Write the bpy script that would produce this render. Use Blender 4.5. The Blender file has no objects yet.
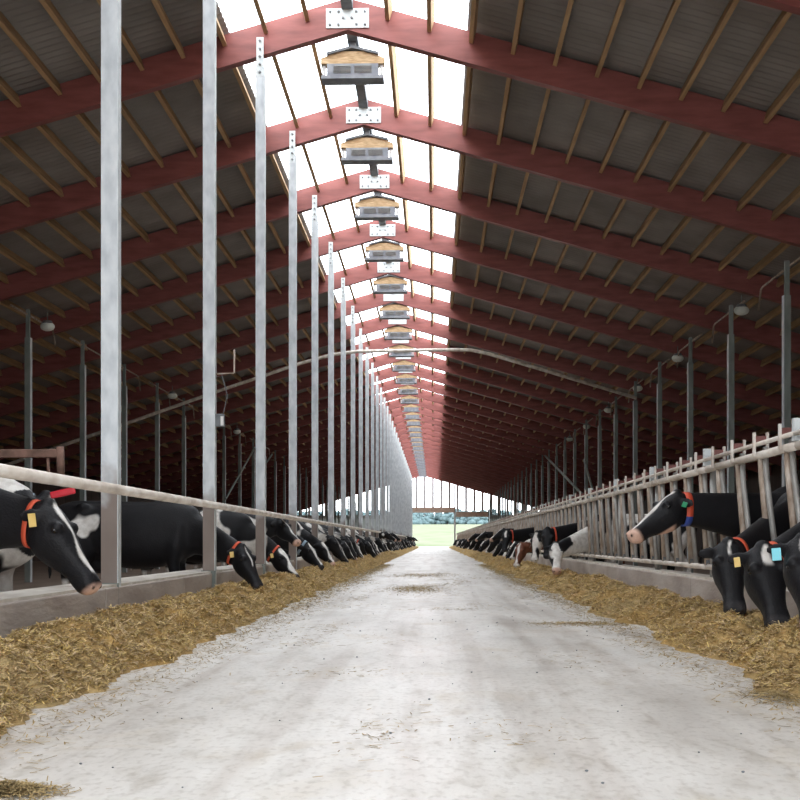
import bpy, bmesh, math, random
import numpy as np
from mathutils import Vector, Matrix, noise
random.seed(7); rng = np.random.default_rng(7)
S = bpy.context.scene
COL = S.collection
PI = math.pi
# ------------------------------------------------------------------ layout
XR, M, BAY, Y0 = -1.33, 0.285, 4.2, 18.52          # ridge x, roof slope, bay, first visible frame
ZB, ZT = 8.65, 9.14                                 # rafter underside / top at the ridge
KA, KB = -5, 30
HW = 17.0
CAMH = 0.78
def fy(k): return Y0 + BAY*k
def zbot(x): return ZB - M*abs(x-XR)
def ztop(x): return ZT - M*abs(x-XR)
YA, YE = fy(KA), fy(KB)
ORD = ['first','second','third','fourth','fifth','sixth','seventh','eighth','ninth','tenth','eleventh','twelfth',
       'thirteenth','fourteenth','fifteenth','sixteenth','seventeenth','eighteenth','nineteenth','twentieth']
# ------------------------------------------------------------------ materials
def nt(name):
    m = bpy.data.materials.new(name); m.use_nodes = True
    n = m.node_tree; b = n.nodes['Principled BSDF']
    return m, n, b
def N(n, t, **kw):
    x = n.nodes.new(t)
    for k, v in kw.items():
        if k in x.inputs: x.inputs[k].default_value = v
        else: setattr(x, k, v)
    return x
def ramp(n, fac, stops):
    r = n.nodes.new('ShaderNodeValToRGB'); n.links.new(fac, r.inputs[0])
    e = r.color_ramp.elements
    while len(e) < len(stops): e.new(0.5)
    for i, (p, c) in enumerate(stops):
        e[i].position = p; e[i].color = (*c, 1)
    return r.outputs[0]
def coords(n, scale=(1,1,1), kind='Object'):
    t = n.nodes.new('ShaderNodeTexCoord'); mp = n.nodes.new('ShaderNodeMapping')
    mp.inputs['Scale'].default_value = scale
    n.links.new(t.outputs[kind], mp.inputs[0]); return mp.outputs[0]
def noisy(name, stops, scale=(1,1,1), ns=5, detail=6, rough=.6, bump=0, bs=None, metallic=0, spec=.5, world=False, dist=0):
    m, n, b = nt(name)
    if world:
        g = n.nodes.new('ShaderNodeNewGeometry'); mp = n.nodes.new('ShaderNodeMapping'); mp.inputs['Scale'].default_value = scale
        n.links.new(g.outputs['Position'], mp.inputs[0]); co = mp.outputs[0]
    else: co = coords(n, scale)
    t = N(n, 'ShaderNodeTexNoise'); t.inputs['Scale'].default_value = ns; t.inputs['Detail'].default_value = detail
    t.inputs['Distortion'].default_value = dist
    n.links.new(co, t.inputs['Vector'])
    n.links.new(ramp(n, t.outputs[0], stops), b.inputs['Base Color'])
    b.inputs['Roughness'].default_value = rough; b.inputs['Metallic'].default_value = metallic
    b.inputs['Specular IOR Level'].default_value = spec
    if bump:
        t2 = t
        if bs:
            t2 = N(n, 'ShaderNodeTexNoise'); t2.inputs['Scale'].default_value = bs; t2.inputs['Detail'].default_value = 5
            n.links.new(co, t2.inputs['Vector'])
        bp = n.nodes.new('ShaderNodeBump'); bp.inputs['Strength'].default_value = bump; bp.inputs['Distance'].default_value = .02
        n.links.new(t2.outputs[0], bp.inputs['Height']); n.links.new(bp.outputs[0], b.inputs['Normal'])
    return m
MT = {}
MT['red'] = noisy('red stained timber', [(.3,(.20,.054,.046)),(.7,(.31,.092,.080))], (.6,3,3), 3, rough=.5, world=True)
MT['purlin'] = noisy('raw pine', [(.3,(.36,.22,.11)),(.7,(.55,.36,.19))], (8,.7,8), 2, rough=.75, world=True)
MT['ply'] = noisy('plywood', [(.35,(.42,.27,.13)),(.65,(.68,.50,.30))], (2,2,9), 2, rough=.7, dist=1.5)
MT['sheet'] = noisy('fibre cement sheet', [(.3,(.22,.20,.187)),(.7,(.32,.29,.27))], (1,1,1), 1.2, rough=.8, world=True)
MT['galv'] = noisy('post steel with ridge light', [(.3,(.42,.45,.48)),(.55,(.56,.59,.61)),(.75,(.68,.70,.71))], (1,1,.6), 7, detail=8, rough=.48, metallic=.25, world=True)
MT['galvd'] = noisy('weathered green grey steel', [(.3,(.15,.17,.155)),(.7,(.25,.275,.255))], (1,1,.4), 6, rough=.6, metallic=.2, world=True)
MT['plate'] = noisy('bright nail plate', [(.3,(.52,.56,.57)),(.7,(.70,.73,.73))], (1,1,1), 9, rough=.5, metallic=.1)
MT['bolt'] = noisy('bolt steel', [(.4,(.16,.17,.18)),(.6,(.28,.29,.30))], rough=.5, metallic=.5)
MT['pipe'] = noisy('dusty worn pipe', [(.3,(.46,.39,.33)),(.55,(.68,.61,.54)),(.72,(.78,.75,.70))], (2,.8,2), 4, rough=.5, metallic=.1, world=True)
MT['bar'] = noisy('rubbed dirty bar', [(.3,(.20,.14,.10)),(.5,(.36,.28,.22)),(.7,(.52,.45,.39))], (3,3,1.3), 4, rough=.55, metallic=.1, world=True)
MT['barg'] = noisy('grey locking bar', [(.3,(.25,.23,.21)),(.7,(.42,.41,.39))], (3,3,1), 4, rough=.5, metallic=.2, world=True)
MT['latch'] = noisy('red latch paint', [(.4,(.13,.03,.025)),(.6,(.26,.10,.08))], rough=.5)
MT['rust'] = noisy('rusty steel', [(.35,(.09,.05,.035)),(.65,(.22,.12,.09))], (1,1,1), 10, rough=.8)
MT['dgrey'] = noisy('dark grey metal', [(.4,(.10,.11,.12)),(.6,(.17,.18,.19))], rough=.6)
MT['mgrey'] = noisy('grey vent housing', [(.4,(.23,.25,.28)),(.6,(.33,.35,.38))], rough=.6)
MT['lamp'] = noisy('opal lamp cover', [(.4,(.62,.66,.60)),(.6,(.75,.78,.72))], rough=.3)
MT['curb'] = noisy('feed curb concrete', [(.3,(.33,.27,.235)),(.55,(.46,.40,.36)),(.75,(.56,.51,.47))], (1,.5,1.6), 2.2, detail=9, rough=.85, bump=.4, bs=18, world=True)
MT['curbtop'] = noisy('sandy curb top', [(.3,(.52,.46,.39)),(.7,(.72,.68,.62))], (1,1,1), 6, rough=.9, world=True)
MT['alley'] = noisy('dirty alley floor', [(.35,(.17,.12,.09)),(.65,(.24,.18,.14))], (1,.6,1), 1.3, rough=.7, world=True)
MT['wallwood'] = noisy('dark brown boards', [(.3,(.045,.028,.02)),(.7,(.10,.06,.045))], (1,6,.3), 1.4, rough=.8, world=True)
MT['gable'] = noisy('grey gable cladding', [(.3,(.36,.38,.36)),(.7,(.48,.49,.46))], rough=.7)
MT['mull'] = noisy('grey mullion', [(.3,(.33,.31,.31)),(.7,(.45,.43,.43))], rough=.6)
MT['beam'] = noisy('brown header', [(.3,(.34,.22,.17)),(.7,(.52,.38,.30))], rough=.7)
MT['grass'] = noisy('meadow grass', [(.3,(.092,.122,.062)),(.5,(.122,.136,.088)),(.7,(.138,.146,.108))], (1,.5,1), .25, detail=8, rough=.9, world=True, spec=.05)
MT['gravel'] = noisy('pale gravel', [(.3,(.48,.46,.42)),(.7,(.68,.66,.62))], (1,1,1), 2, rough=.9, world=True)
MT['leaf'] = noisy('haze tinted foliage', [(.3,(.055,.095,.105)),(.7,(.095,.15,.16))], (1,1,1), .6, rough=.8, world=True)  # blue distance haze is mixed into the leaf colour
MT['bark'] = noisy('bark', [(.4,(.08,.06,.05)),(.6,(.16,.12,.10))], rough=.9)
MT['eye'] = noisy('eye', [(.4,(.006,.005,.005)),(.6,(.012,.01,.01))], rough=.12)
MT['orange'] = noisy('orange strap', [(.4,(.58,.07,.03)),(.6,(.70,.11,.045))], rough=.6)
MT['blue'] = noisy('blue strap', [(.4,(.03,.06,.28)),(.6,(.05,.09,.36))], rough=.6)
MT['pblue'] = noisy('pale blue strap', [(.4,(.20,.28,.36)),(.6,(.30,.38,.46))], rough=.6)
MT['cyan'] = noisy('cyan tag', [(.4,(.18,.60,.70)),(.6,(.25,.70,.80))], rough=.4)
MT['yellow'] = noisy('yellow ear tag', [(.4,(.62,.42,.10)),(.6,(.75,.53,.18))], rough=.5)
MT['redtag'] = noisy('red tag', [(.4,(.55,.015,.03)),(.6,(.68,.03,.05))], rough=.4)
MT['green'] = noisy('green tag', [(.4,(.02,.22,.10)),(.6,(.04,.30,.14))], rough=.4)
MT['white'] = noisy('white plastic and gap light', [(.4,(.62,.62,.6)),(.6,(.72,.72,.7))], rough=.5)
# concrete lane: pale, worn, with grain drawn out along the lane
def lane_mat():
    m, n, b = nt('pale worn lane concrete')
    g = n.nodes.new('ShaderNodeNewGeometry')
    def nz(scale, s, d=8, dist=0):
        mp = n.nodes.new('ShaderNodeMapping'); mp.inputs['Scale'].default_value = scale
        n.links.new(g.outputs['Position'], mp.inputs[0])
        t = N(n, 'ShaderNodeTexNoise'); t.inputs['Scale'].default_value = s; t.inputs['Detail'].default_value = d
        t.inputs['Distortion'].default_value = dist
        n.links.new(mp.outputs[0], t.inputs['Vector']); return t.outputs[0]
    grain = ramp(n, nz((1,.55,1), 34, 6), [(.30,(.80,.78,.76)),(.5,(1,1,1))])
    streak = ramp(n, nz((3.2,.12,1), 1.3, 8, .4), [(.36,(.84,.81,.79)),(.5,(1,1,1)),(.68,(1.06,1.06,1.06))])
    mg = n.nodes.new('ShaderNodeMix'); mg.data_type = 'RGBA'; mg.blend_type = 'MULTIPLY'; mg.inputs[0].default_value = 1
    n.links.new(grain, mg.inputs[6]); n.links.new(streak, mg.inputs[7])
    big = ramp(n, nz((1,.35,1), .8), [(.3,(.54,.50,.455)),(.5,(.68,.645,.60)),(.7,(.77,.745,.71))])
    fine = ramp(n, nz((1,.35,1), 9, 10, .6), [(.30,(.74,.71,.67)),(.46,(.96,.955,.95)),(.7,(1.04,1.04,1.04))])
    mx = n.nodes.new('ShaderNodeMix'); mx.data_type = 'RGBA'; mx.blend_type = 'MULTIPLY'; mx.inputs[0].default_value = .8
    n.links.new(big, mx.inputs[6]); n.links.new(fine, mx.inputs[7])
    # ochre silage stains in drifts
    st = ramp(n, nz((1.2,.8,1), 1.7, 12, 1.0), [(.56,(0,0,0)),(.72,(.55,.55,.55))])
    m2 = n.nodes.new('ShaderNodeMix'); m2.data_type = 'RGBA'; m2.inputs[7].default_value = (.54,.46,.35,1)
    n.links.new(st, m2.inputs[0]); n.links.new(mx.outputs[2], m2.inputs[6])
    m3 = n.nodes.new('ShaderNodeMix'); m3.data_type = 'RGBA'; m3.blend_type = 'MULTIPLY'; m3.inputs[0].default_value = 1
    n.links.new(m2.outputs[2], m3.inputs[6]); n.links.new(mg.outputs[2], m3.inputs[7])
    n.links.new(m3.outputs[2], b.inputs['Base Color'])
    r = ramp(n, nz((1,.3,1), 2.2), [(.3,(.28,)*3),(.7,(.52,)*3)])
    n.links.new(r, b.inputs['Roughness'])
    bp = n.nodes.new('ShaderNodeBump'); bp.inputs['Strength'].default_value = .25; bp.inputs['Distance'].default_value = .01
    n.links.new(nz((1,.5,1), 25, 6), bp.inputs['Height']); n.links.new(bp.outputs[0], b.inputs['Normal'])
    return m
def column_mat():
    m, n, b = nt('galvanised column with manure grime low down')
    g = n.nodes.new('ShaderNodeNewGeometry'); mp = n.nodes.new('ShaderNodeMapping'); mp.inputs['Scale'].default_value = (1,1,.5)
    n.links.new(g.outputs['Position'], mp.inputs[0])
    t = N(n, 'ShaderNodeTexNoise'); t.inputs['Scale'].default_value = 9; t.inputs['Detail'].default_value = 9; n.links.new(mp.outputs[0], t.inputs['Vector'])
    base = ramp(n, t.outputs[0], [(.3,(.45,.475,.50)),(.55,(.59,.615,.635)),(.75,(.70,.715,.725))])
    t2 = N(n, 'ShaderNodeTexNoise'); t2.inputs['Scale'].default_value = 3.5; t2.inputs['Detail'].default_value = 8; n.links.new(g.outputs['Position'], t2.inputs['Vector'])
    sx = n.nodes.new('ShaderNodeSeparateXYZ'); n.links.new(g.outputs['Position'], sx.inputs[0])
    a = N(n, 'ShaderNodeMath', operation='MULTIPLY'); a.inputs[1].default_value = -1.1; n.links.new(sx.outputs[2], a.inputs[0])
    b2 = N(n, 'ShaderNodeMath', operation='ADD'); n.links.new(a.outputs[0], b2.inputs[0]); n.links.new(t2.outputs[0], b2.inputs[1])
    c = N(n, 'ShaderNodeMath', operation='ADD'); c.inputs[1].default_value = 1.25; n.links.new(b2.outputs[0], c.inputs[0])
    f = ramp(n, c.outputs[0], [(.15,(0,0,0)),(.5,(.9,.9,.9))])
    mx = n.nodes.new('ShaderNodeMix'); mx.data_type = 'RGBA'; mx.inputs[7].default_value = (.20,.145,.115,1)
    n.links.new(f, mx.inputs[0]); n.links.new(base, mx.inputs[6]); n.links.new(mx.outputs[2], b.inputs['Base Color'])
    b.inputs['Roughness'].default_value = .5; b.inputs['Metallic'].default_value = .2
    return m
MT['column'] = column_mat()
def curtain_mat():
    m, n, b = nt('grey translucent curtain'); b.inputs['Base Color'].default_value = (.55,.57,.56,1); b.inputs['Roughness'].default_value = .8
    tl = n.nodes.new('ShaderNodeBsdfTranslucent'); tl.inputs[0].default_value = (.42,.44,.43,1)
    mx = n.nodes.new('ShaderNodeMixShader'); mx.inputs[0].default_value = .5; o = n.nodes['Material Output']
    n.links.new(b.outputs[0], mx.inputs[1]); n.links.new(tl.outputs[0], mx.inputs[2]); n.links.new(mx.outputs[0], o.inputs[0]); return m
MT['curtain'] = curtain_mat()
MT['lane'] = lane_mat()
def attr_mat(name, attr, rough, spec=.5, sheen=0, bs=0, bump=0):
    m, n, b = nt(name)
    a = n.nodes.new('ShaderNodeAttribute'); a.attribute_name = attr
    t = N(n, 'ShaderNodeTexNoise'); t.inputs['Scale'].default_value = 14; t.inputs['Detail'].default_value = 6
    n.links.new(coords(n), t.inputs['Vector'])
    mx = n.nodes.new('ShaderNodeMix'); mx.data_type = 'RGBA'; mx.blend_type = 'MULTIPLY'; mx.inputs[0].default_value = 1
    n.links.new(a.outputs['Color'], mx.inputs[6]); n.links.new(ramp(n, t.outputs[0], [(.3,(.72,.70,.68)),(.6,(1,1,1))]), mx.inputs[7])
    n.links.new(mx.outputs[2], b.inputs['Base Color'])
    b.inputs['Roughness'].default_value = rough; b.inputs['Specular IOR Level'].default_value = spec
    if bump:
        t2 = N(n, 'ShaderNodeTexNoise'); t2.inputs['Scale'].default_value = bs; t2.inputs['Detail'].default_value = 6
        n.links.new(coords(n), t2.inputs['Vector'])
        bp = n.nodes.new('ShaderNodeBump'); bp.inputs['Strength'].default_value = bump; bp.inputs['Distance'].default_value = .02
        n.links.new(t2.outputs[0], bp.inputs['Height']); n.links.new(bp.outputs[0], b.inputs['Normal'])
    return m
MT['coat'] = attr_mat('holstein coat', 'coat', .55, .22, bs=70, bump=.25)
MT['hay'] = attr_mat('silage', 'tint', .9, .15, bs=55, bump=1.0)
def glass_mat():
    m = bpy.data.materials.new('clear ridge glazing'); m.use_nodes = True; n = m.node_tree; n.nodes.clear()
    o = n.nodes.new('ShaderNodeOutputMaterial'); tr = n.nodes.new('ShaderNodeBsdfTransparent'); tr.inputs[0].default_value = (.93,.95,.97,1)
    gl = n.nodes.new('ShaderNodeBsdfGlossy'); gl.inputs['Roughness'].default_value = .15
    mx = n.nodes.new('ShaderNodeMixShader'); mx.inputs[0].default_value = .05
    n.links.new(tr.outputs[0], mx.inputs[1]); n.links.new(gl.outputs[0], mx.inputs[2]); n.links.new(mx.outputs[0], o.inputs[0])
    return m
MT['glass'] = glass_mat()
# ------------------------------------------------------------------ mesh helpers
class MB:
    def __init__(s): s.v = []; s.f = []; s.mi = []; s.sm = []
    def add(s, v, f, mi=0, smooth=False):
        o = len(s.v); s.v += [tuple(p) for p in v]; s.f += [tuple(i+o for i in q) for q in f]
        s.mi += [mi]*len(f); s.sm += [smooth]*len(f); return s
    def box(s, c, d, mi=0, rot=None):
        x, y, z = d[0]/2, d[1]/2, d[2]/2
        P = [Vector((a*x, b*y, e*z)) for a in (-1,1) for b in (-1,1) for e in (-1,1)]
        if rot is not None: P = [rot @ p for p in P]
        P = [p+Vector(c) for p in P]
        return s.add(P, [(0,1,3,2),(4,6,7,5),(0,4,5,1),(2,3,7,6),(0,2,6,4),(1,5,7,3)], mi)
    def tube(s, pts, r, n=10, mi=0, caps=True):
        pts = [Vector(p) for p in pts]; R = r if hasattr(r, '__len__') else [r]*len(pts)
        V = []; F = []; prev = None
        for i, p in enumerate(pts):
            t = (pts[min(i+1, len(pts)-1)]-pts[max(i-1, 0)]).normalized()
            if prev is None:
                a = Vector((0,0,1)) if abs(t.z) < .9 else Vector((1,0,0)); u = t.cross(a).normalized()
            else: u = (prev - t*prev.dot(t)).normalized()
            prev = u; w = t.cross(u)
            V += [p + (u*math.cos(2*PI*j/n)+w*math.sin(2*PI*j/n))*R[i] for j in range(n)]
        for i in range(len(pts)-1):
            for j in range(n): F.append((i*n+j, i*n+(j+1) % n, (i+1)*n+(j+1) % n, (i+1)*n+j))
        if caps: F += [tuple(range(n-1,-1,-1)), tuple(range((len(pts)-1)*n, len(pts)*n))]
        return s.add(V, F, mi, True)
    def prism(s, poly, axis, a, b, mi=0):
        """poly in the other two axes, extruded along axis from a to b"""
        n = len(poly); mk = {0: lambda p,t:(t,p[0],p[1]), 1: lambda p,t:(p[0],t,p[1]), 2: lambda p,t:(p[0],p[1],t)}[axis]
        V = [mk(p,a) for p in poly]+[mk(p,b) for p in poly]
        F = [tuple(range(n)), tuple(range(2*n-1, n-1, -1))]+[(i, n+i, n+(i+1) % n, (i+1) % n) for i in range(n)]
        return s.add(V, F, mi)
    def mesh(s, name, mats, fix=True):
        me = bpy.data.meshes.new(name); me.from_pydata(s.v, [], s.f)
        me.polygons.foreach_set('material_index', s.mi); me.polygons.foreach_set('use_smooth', s.sm)
        for m in mats: me.materials.append(MT[m])
        if fix:
            b = bmesh.new(); b.from_mesh(me); bmesh.ops.recalc_face_normals(b, faces=b.faces); b.to_mesh(me); b.free()
        me.update(); return me
    def build(s, name, mats, parent=None, loc=(0,0,0), bevel=0):
        if isinstance(mats, str): mats = [mats]
        o = bpy.data.objects.new(name, s.mesh(name, mats)); COL.objects.link(o); o.location = loc
        if parent: o.parent = parent
        if bevel:
            m = o.modifiers.new('b', 'BEVEL'); m.width = bevel; m.segments = 2; m.limit_method = 'ANGLE'
        return o
def link(name, me, parent=None, loc=(0,0,0)):
    o = bpy.data.objects.new(name, me); COL.objects.link(o); o.location = loc
    if parent: o.parent = parent
    return o
def empty(name, loc=(0,0,0), rz=0):
    o = bpy.data.objects.new(name, None); COL.objects.link(o); o.location = loc; o.rotation_euler = (0,0,rz); o.empty_display_size = .1; return o
def tag(o, label=None, cat=None, group=None, kind=None):
    if label: o['label'] = label
    if cat: o['category'] = cat
    if group: o['group'] = group
    elif 'group' in o: del o['group']
    if kind: o['kind'] = kind
    return o
def struct(o): o['kind'] = 'structure'; return o
KIDS = {}
def kids(o):
    return [c for c in o.children]
def copy_tree(o, parent=None, deep=True):
    c = o.copy(); COL.objects.link(c)
    if parent: c.parent = parent
    if deep:
        for ch in kids(o): copy_tree(ch, c)
    return c
# ------------------------------------------------------------------ camera
PSI = math.atan(34/1200)
cam_d = bpy.data.cameras.new('camera'); cam = bpy.data.objects.new('camera', cam_d); COL.objects.link(cam)
cam_d.sensor_width = 36; cam_d.sensor_fit = 'HORIZONTAL'; cam_d.lens = 1200*36/800; cam_d.shift_y = 141/800
cam_d.clip_end = 2000; cam.location = (0,0,CAMH); cam.rotation_euler = (PI/2, 0, PSI); S.camera = cam
def px(p):
    d = p[1]*math.cos(PSI)-p[0]*math.sin(PSI)
    if d < .5: return (-9999,-9999)
    return 400+1200*(p[0]*math.cos(PSI)+p[1]*math.sin(PSI))/d, 541-1200*(p[2]-CAMH)/d
# ------------------------------------------------------------------ ground, floors
struct(MB().box((-.02,(YA+YE+6)/2,-.06),(5.3,YE-YA+6,.12)).build('floor', 'lane'))
struct(MB().box((-10.6,(YA+YE)/2,-.21),(15.3,YE-YA,.12)).build('floor', 'alley'))
struct(MB().box((9.3,(YA+YE)/2,-.21),(12.8,YE-YA,.12)).build('floor', 'alley'))
def hill():
    nx, ny = 60, 60; V = []; F = []
    for j in range(ny+1):
        y = YE+3+(j/ny)**1.5*520
        for i in range(nx+1):
            x = -260+520*i/nx; d = y-YE-3
            z = -.25 + 8.6*min(1, d/400)**.75 + .25*noise.noise(Vector((x*.03, y*.03, 0))) * min(1, d/30)
            V.append((x,y,z))
    for j in range(ny):
        for i in range(nx):
            a = j*(nx+1)+i; F.append((a,a+1,a+nx+2,a+nx+1))
    m = MB(); m.add(V, F, 0, True); return m
struct(hill().build('ground', 'grass'))
struct(MB().box((0,(YA+YE)/2-10,-.36),(520,YE-YA+26,.1)).build('ground', 'gravel'))
struct(MB().box((-.2,YE+10,.0),(4.6,14,.1)).build('ground', 'gravel'))
# ------------------------------------------------------------------ feed curbs
def curb(x0, x1, name, label):
    r = empty(name, (0,0,0)); tag(r, label, 'curb')
    lo, hi = min(x0,x1), max(x0,x1); seg = 3.0; y = YA; m = MB()
    while y < YE-.5:
        m.box(((lo+hi)/2, y+seg/2, .125), (hi-lo, seg-.012, .55)); y += seg
    m.build('curb_wall', 'curb', r, bevel=.012)
    t = MB().box(((lo+hi)/2, (YA+YE)/2, .41), (hi-lo-.03, YE-YA-.3, .024)).build('curb_top', 'curbtop', r)
    t['label'] = 'sand coloured top face'
curb(-2.62, -3.05, 'feed_curb', 'low concrete feed curb carrying the tall galvanised posts')
curb(2.66, 2.92, 'feed_curb', 'low concrete feed curb under the headlock fence')
# ------------------------------------------------------------------ roof
def corr(x0, x1, name):
    """corrugated sheet, waves running down the slope"""
    ys = np.arange(YA-.6, YE+1.0, .18/4); n = len(ys)
    xs = np.linspace(x0, x1, 5); V = []; F = []
    for x in xs:
        zz = ztop(x)+.055+.02*np.sin(ys*2*PI/.18)
        V += [(x, float(y), float(z)) for y, z in zip(ys, zz)]
    for i in range(len(xs)-1):
        for j in range(n-1): F.append((i*n+j, i*n+j+1, (i+1)*n+j+1, (i+1)*n+j))
    m = MB(); m.add(V, F, 0, True); o = m.build(name, 'sheet'); so = o.modifiers.new('s','SOLIDIFY'); so.thickness = .012; so.offset = 1 if x1 > x0 else -1
    return struct(o)
SKY = 1.84
corr(XR-SKY, XR-HW-.5, 'ceiling_left'); corr(XR+SKY, XR+HW+.5, 'ceiling_right')
for i, s in enumerate((-1, 1)):
    m = MB(); x0, x1 = XR+s*.02, XR+s*(SKY+.12)
    m.add([(x0,YA-.6,ztop(x0)+.09),(x1,YA-.6,ztop(x1)+.09),(x1,YE+1,ztop(x1)+.09),(x0,YE+1,ztop(x0)+.09)], [(0,1,2,3)])
    w = m.build('window_%d' % (i+1), 'glass'); struct(w)
# purlins: one timber per bay
PW, PH = .065, .19
prof = [(XR+s*(.64*j), s) for j in range(1, 27) for s in (-1, 1)]
pm = MB(); sl = math.atan(M)
pme = {}
for s in (-1, 1):
    b = MB(); b.box((0, BAY/2, 0), (PW, BAY-.17, PH), rot=Matrix.Rotation(s*sl, 3, 'Y'))
    pme[s] = b.mesh('roof_purlin', ['purlin'])
rest = MB(); indiv = []
for k in range(KA, KB):
    for x, s in prof:
        z = ztop(x)-.085
        vis = False
        for q in (0, .25, .5, .75, 1):
            u, v = px((x, fy(k)+BAY*q, z))
            if -5 < u < 805 and -5 < v < 805: vis = True
        indiv.append((not vis, fy(k), x, z, s))
indiv.sort(key=lambda t: (t[0], t[1], abs(t[2]-XR)))
for i, (hid, y, x, z, s) in enumerate(indiv):
    if i < 300:
        o = link('roof_purlin', pme[s], None, (x, y, z))
        zone = 'over the glazed ridge strip' if abs(x-XR) < SKY+.1 else 'under the dark roof sheets'
        tag(o, 'raw timber purlin spanning between two red rafters ' + zone, 'purlin', 'raw timber purlins between the nearer rafters ' + zone)
    else:
        rest.box((x, y+BAY/2, z), (PW, BAY-.17, PH), rot=Matrix.Rotation(s*sl, 3, 'Y'))
o = rest.build('roof_purlin', 'purlin'); tag(o, 'rows of small timber purlins far down the roof', 'purlin', None, 'stuff')
for nm, sx in (('ridge_beam', 0),):
    o = MB().box((XR, (YA+YE)/2, ZT-.09), (.17, YE-YA+.4, .2)).build('ridge_beam', 'dgrey')
    tag(o, 'long dark ridge beam running the length of the glazed strip', 'beam')
# frames
def rafter_mb(s, T=.16):
    m = MB(); x0, x1 = XR, XR+s*HW
    m.prism([(x0, zbot(x0)), (x1, zbot(x1)), (x1, ztop(x1)), (x0, ztop(x0))], 1, -T/2, T/2)
    return m.mesh('rafter', ['red'])
raf = [rafter_mb(-1), rafter_mb(1)]
PZ = ZB+.17
plm = MB().box((XR, -.093, PZ), (.66, .02, .30)).mesh('ridge_plate', ['plate'])
bolts = [(dx, dz) for dx in (-.27,-.14,.14,.27) for dz in (-.1, .1)] + [(-.07,0), (.07,0)]
blm = MB().tube([(0,0,0),(0,-.022,0)], .02, 6).mesh('bolt', ['bolt'])
far = MB()
for a in (-1, 1):
    x0, x1 = XR, XR+a*HW
    far.prism([(x0, zbot(x0)), (x1, zbot(x1)), (x1, ztop(x1)), (x0, ztop(x0))], 1, -.08, .08)
for k in range(KA, KB+1):
    r = empty('roof_frame', (0, fy(k), 0))
    for a in raf: link('rafter', a, r)
    p = link('ridge_plate', plm, r); p['label'] = 'bright galvanised plate'
    if 0 <= k < 5:
        for dx, dz in bolts: link('bolt', blm, p, (XR+dx, -.102, PZ+dz))
    if k >= 0 and k < 14:
        tag(r, 'red timber roof frame, the %s ridge plate counted from the top of the photo' % ORD[k], 'roof frame', 'red timber roof frames')
    elif k < 0:
        tag(r, 'red timber roof frame overhead, nearer than every ridge plate in view' if k == -1 else 'red timber roof frame above and behind the camera', 'roof frame', 'red timber roof frames overhead')
    else:
        tag(r, 'one of the distant red timber roof frames packed together near the far gable', 'roof frame', 'distant red timber roof frames')
# ridge ventilators, one hanging in each bay
def vent_parts():
    V = {}
    V['plywood_panel'] = MB().prism([(-.52,-.22),(.52,-.22),(.52,-.13),(.22,-.02),(-.22,-.02),(-.52,-.13)], 1, -.10, .10).mesh('plywood_panel', ['ply'])
    m = MB()
    m.prism([(0,.06),(.42,-.045),(.42,-.085),(0,.02),(-.42,-.085),(-.42,-.045)], 1, -.14, .14)
    V['cover'] = m.mesh('cover', ['dgrey'])
    V['housing'] = MB().box((0,.02,-.33),(.84,.24,.22)).mesh('housing', ['mgrey'])
    m = MB()
    for dx in (-.17, .17):
        m.box((dx,-.105,-.31),(.28,.015,.12), 0)
        for i in range(5): m.box((dx,-.115,-.355+.022*i),(.28,.012,.007), 1)
    V['grille'] = m.mesh('grille', ['gable', 'dgrey'])
    V['bottom_flange'] = MB().box((0,.0,-.455),(1.02,.30,.05)).mesh('bottom_flange', ['mgrey'])
    V['hanger'] = MB().box((0,0,.08),(.10,.12,.14)).mesh('hanger', ['dgrey'])
    return V
vgap = MB().box((0,-.02,-.33),(.05,.08,.2)).mesh('gap_light_patch', ['white'])  # white boxes stand in for light showing beside the housing
VP = vent_parts()
for k in range(KA, KB):
    r = empty('ridge_ventilator', (XR, fy(k)+1.15, ZT-.34))
    if k < 12:
        for nm, me in VP.items(): link(nm, me, r)
        for sx in (-1, 1): link('gap_light_patch', vgap, r, (sx*.47,0,0))
    else:
        for nm in ('plywood_panel', 'housing', 'bottom_flange'): link(nm, VP[nm], r)
    if 0 <= k < 9: tag(r, 'plywood fronted ridge ventilator hanging just behind the %s ridge plate from the top' % ORD[k], 'ventilator')
    elif k < 0: tag(r, 'plywood fronted ridge ventilator above the camera', 'ventilator', 'ventilators above the camera')
    else: tag(r, 'distant ridge ventilator far along the glazed strip', 'ventilator', 'distant ridge ventilators')
# ------------------------------------------------------------------ columns
def cprofile(w, d, t, s):
    """C channel: web towards -y, flanges running back; s flips"""
    return [(-w/2,0),(w/2,0),(w/2,d),(w/2-t*2.2,d),(w/2-t*2.2,d-t),(w/2-t,d-t),(w/2-t,t),(-w/2+t,t),(-w/2+t,d),(-w/2,d)]
LX = -2.665
def main_post():
    zt = 8.50
    col = MB().prism(cprofile(.135,.10,.009,1), 2, .0, zt-.45)
    top = MB().prism([(-.055,-.004),(.055,-.004),(.055,.01),(-.055,.01)], 2, zt-.6, zt)
    flange = MB().box((.0715,.05,4.0),(.010,.095,7.9))
    shoe = MB().box((0,-.012,.22),(.17,.012,.42))
    return dict(column=col.mesh('column',['column']), head_plate=top.mesh('head_plate',['plate']), edge_flange=flange.mesh('edge_flange',['plate']), shoe=shoe.mesh('shoe',['galvd']))
MP = main_post()
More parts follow.
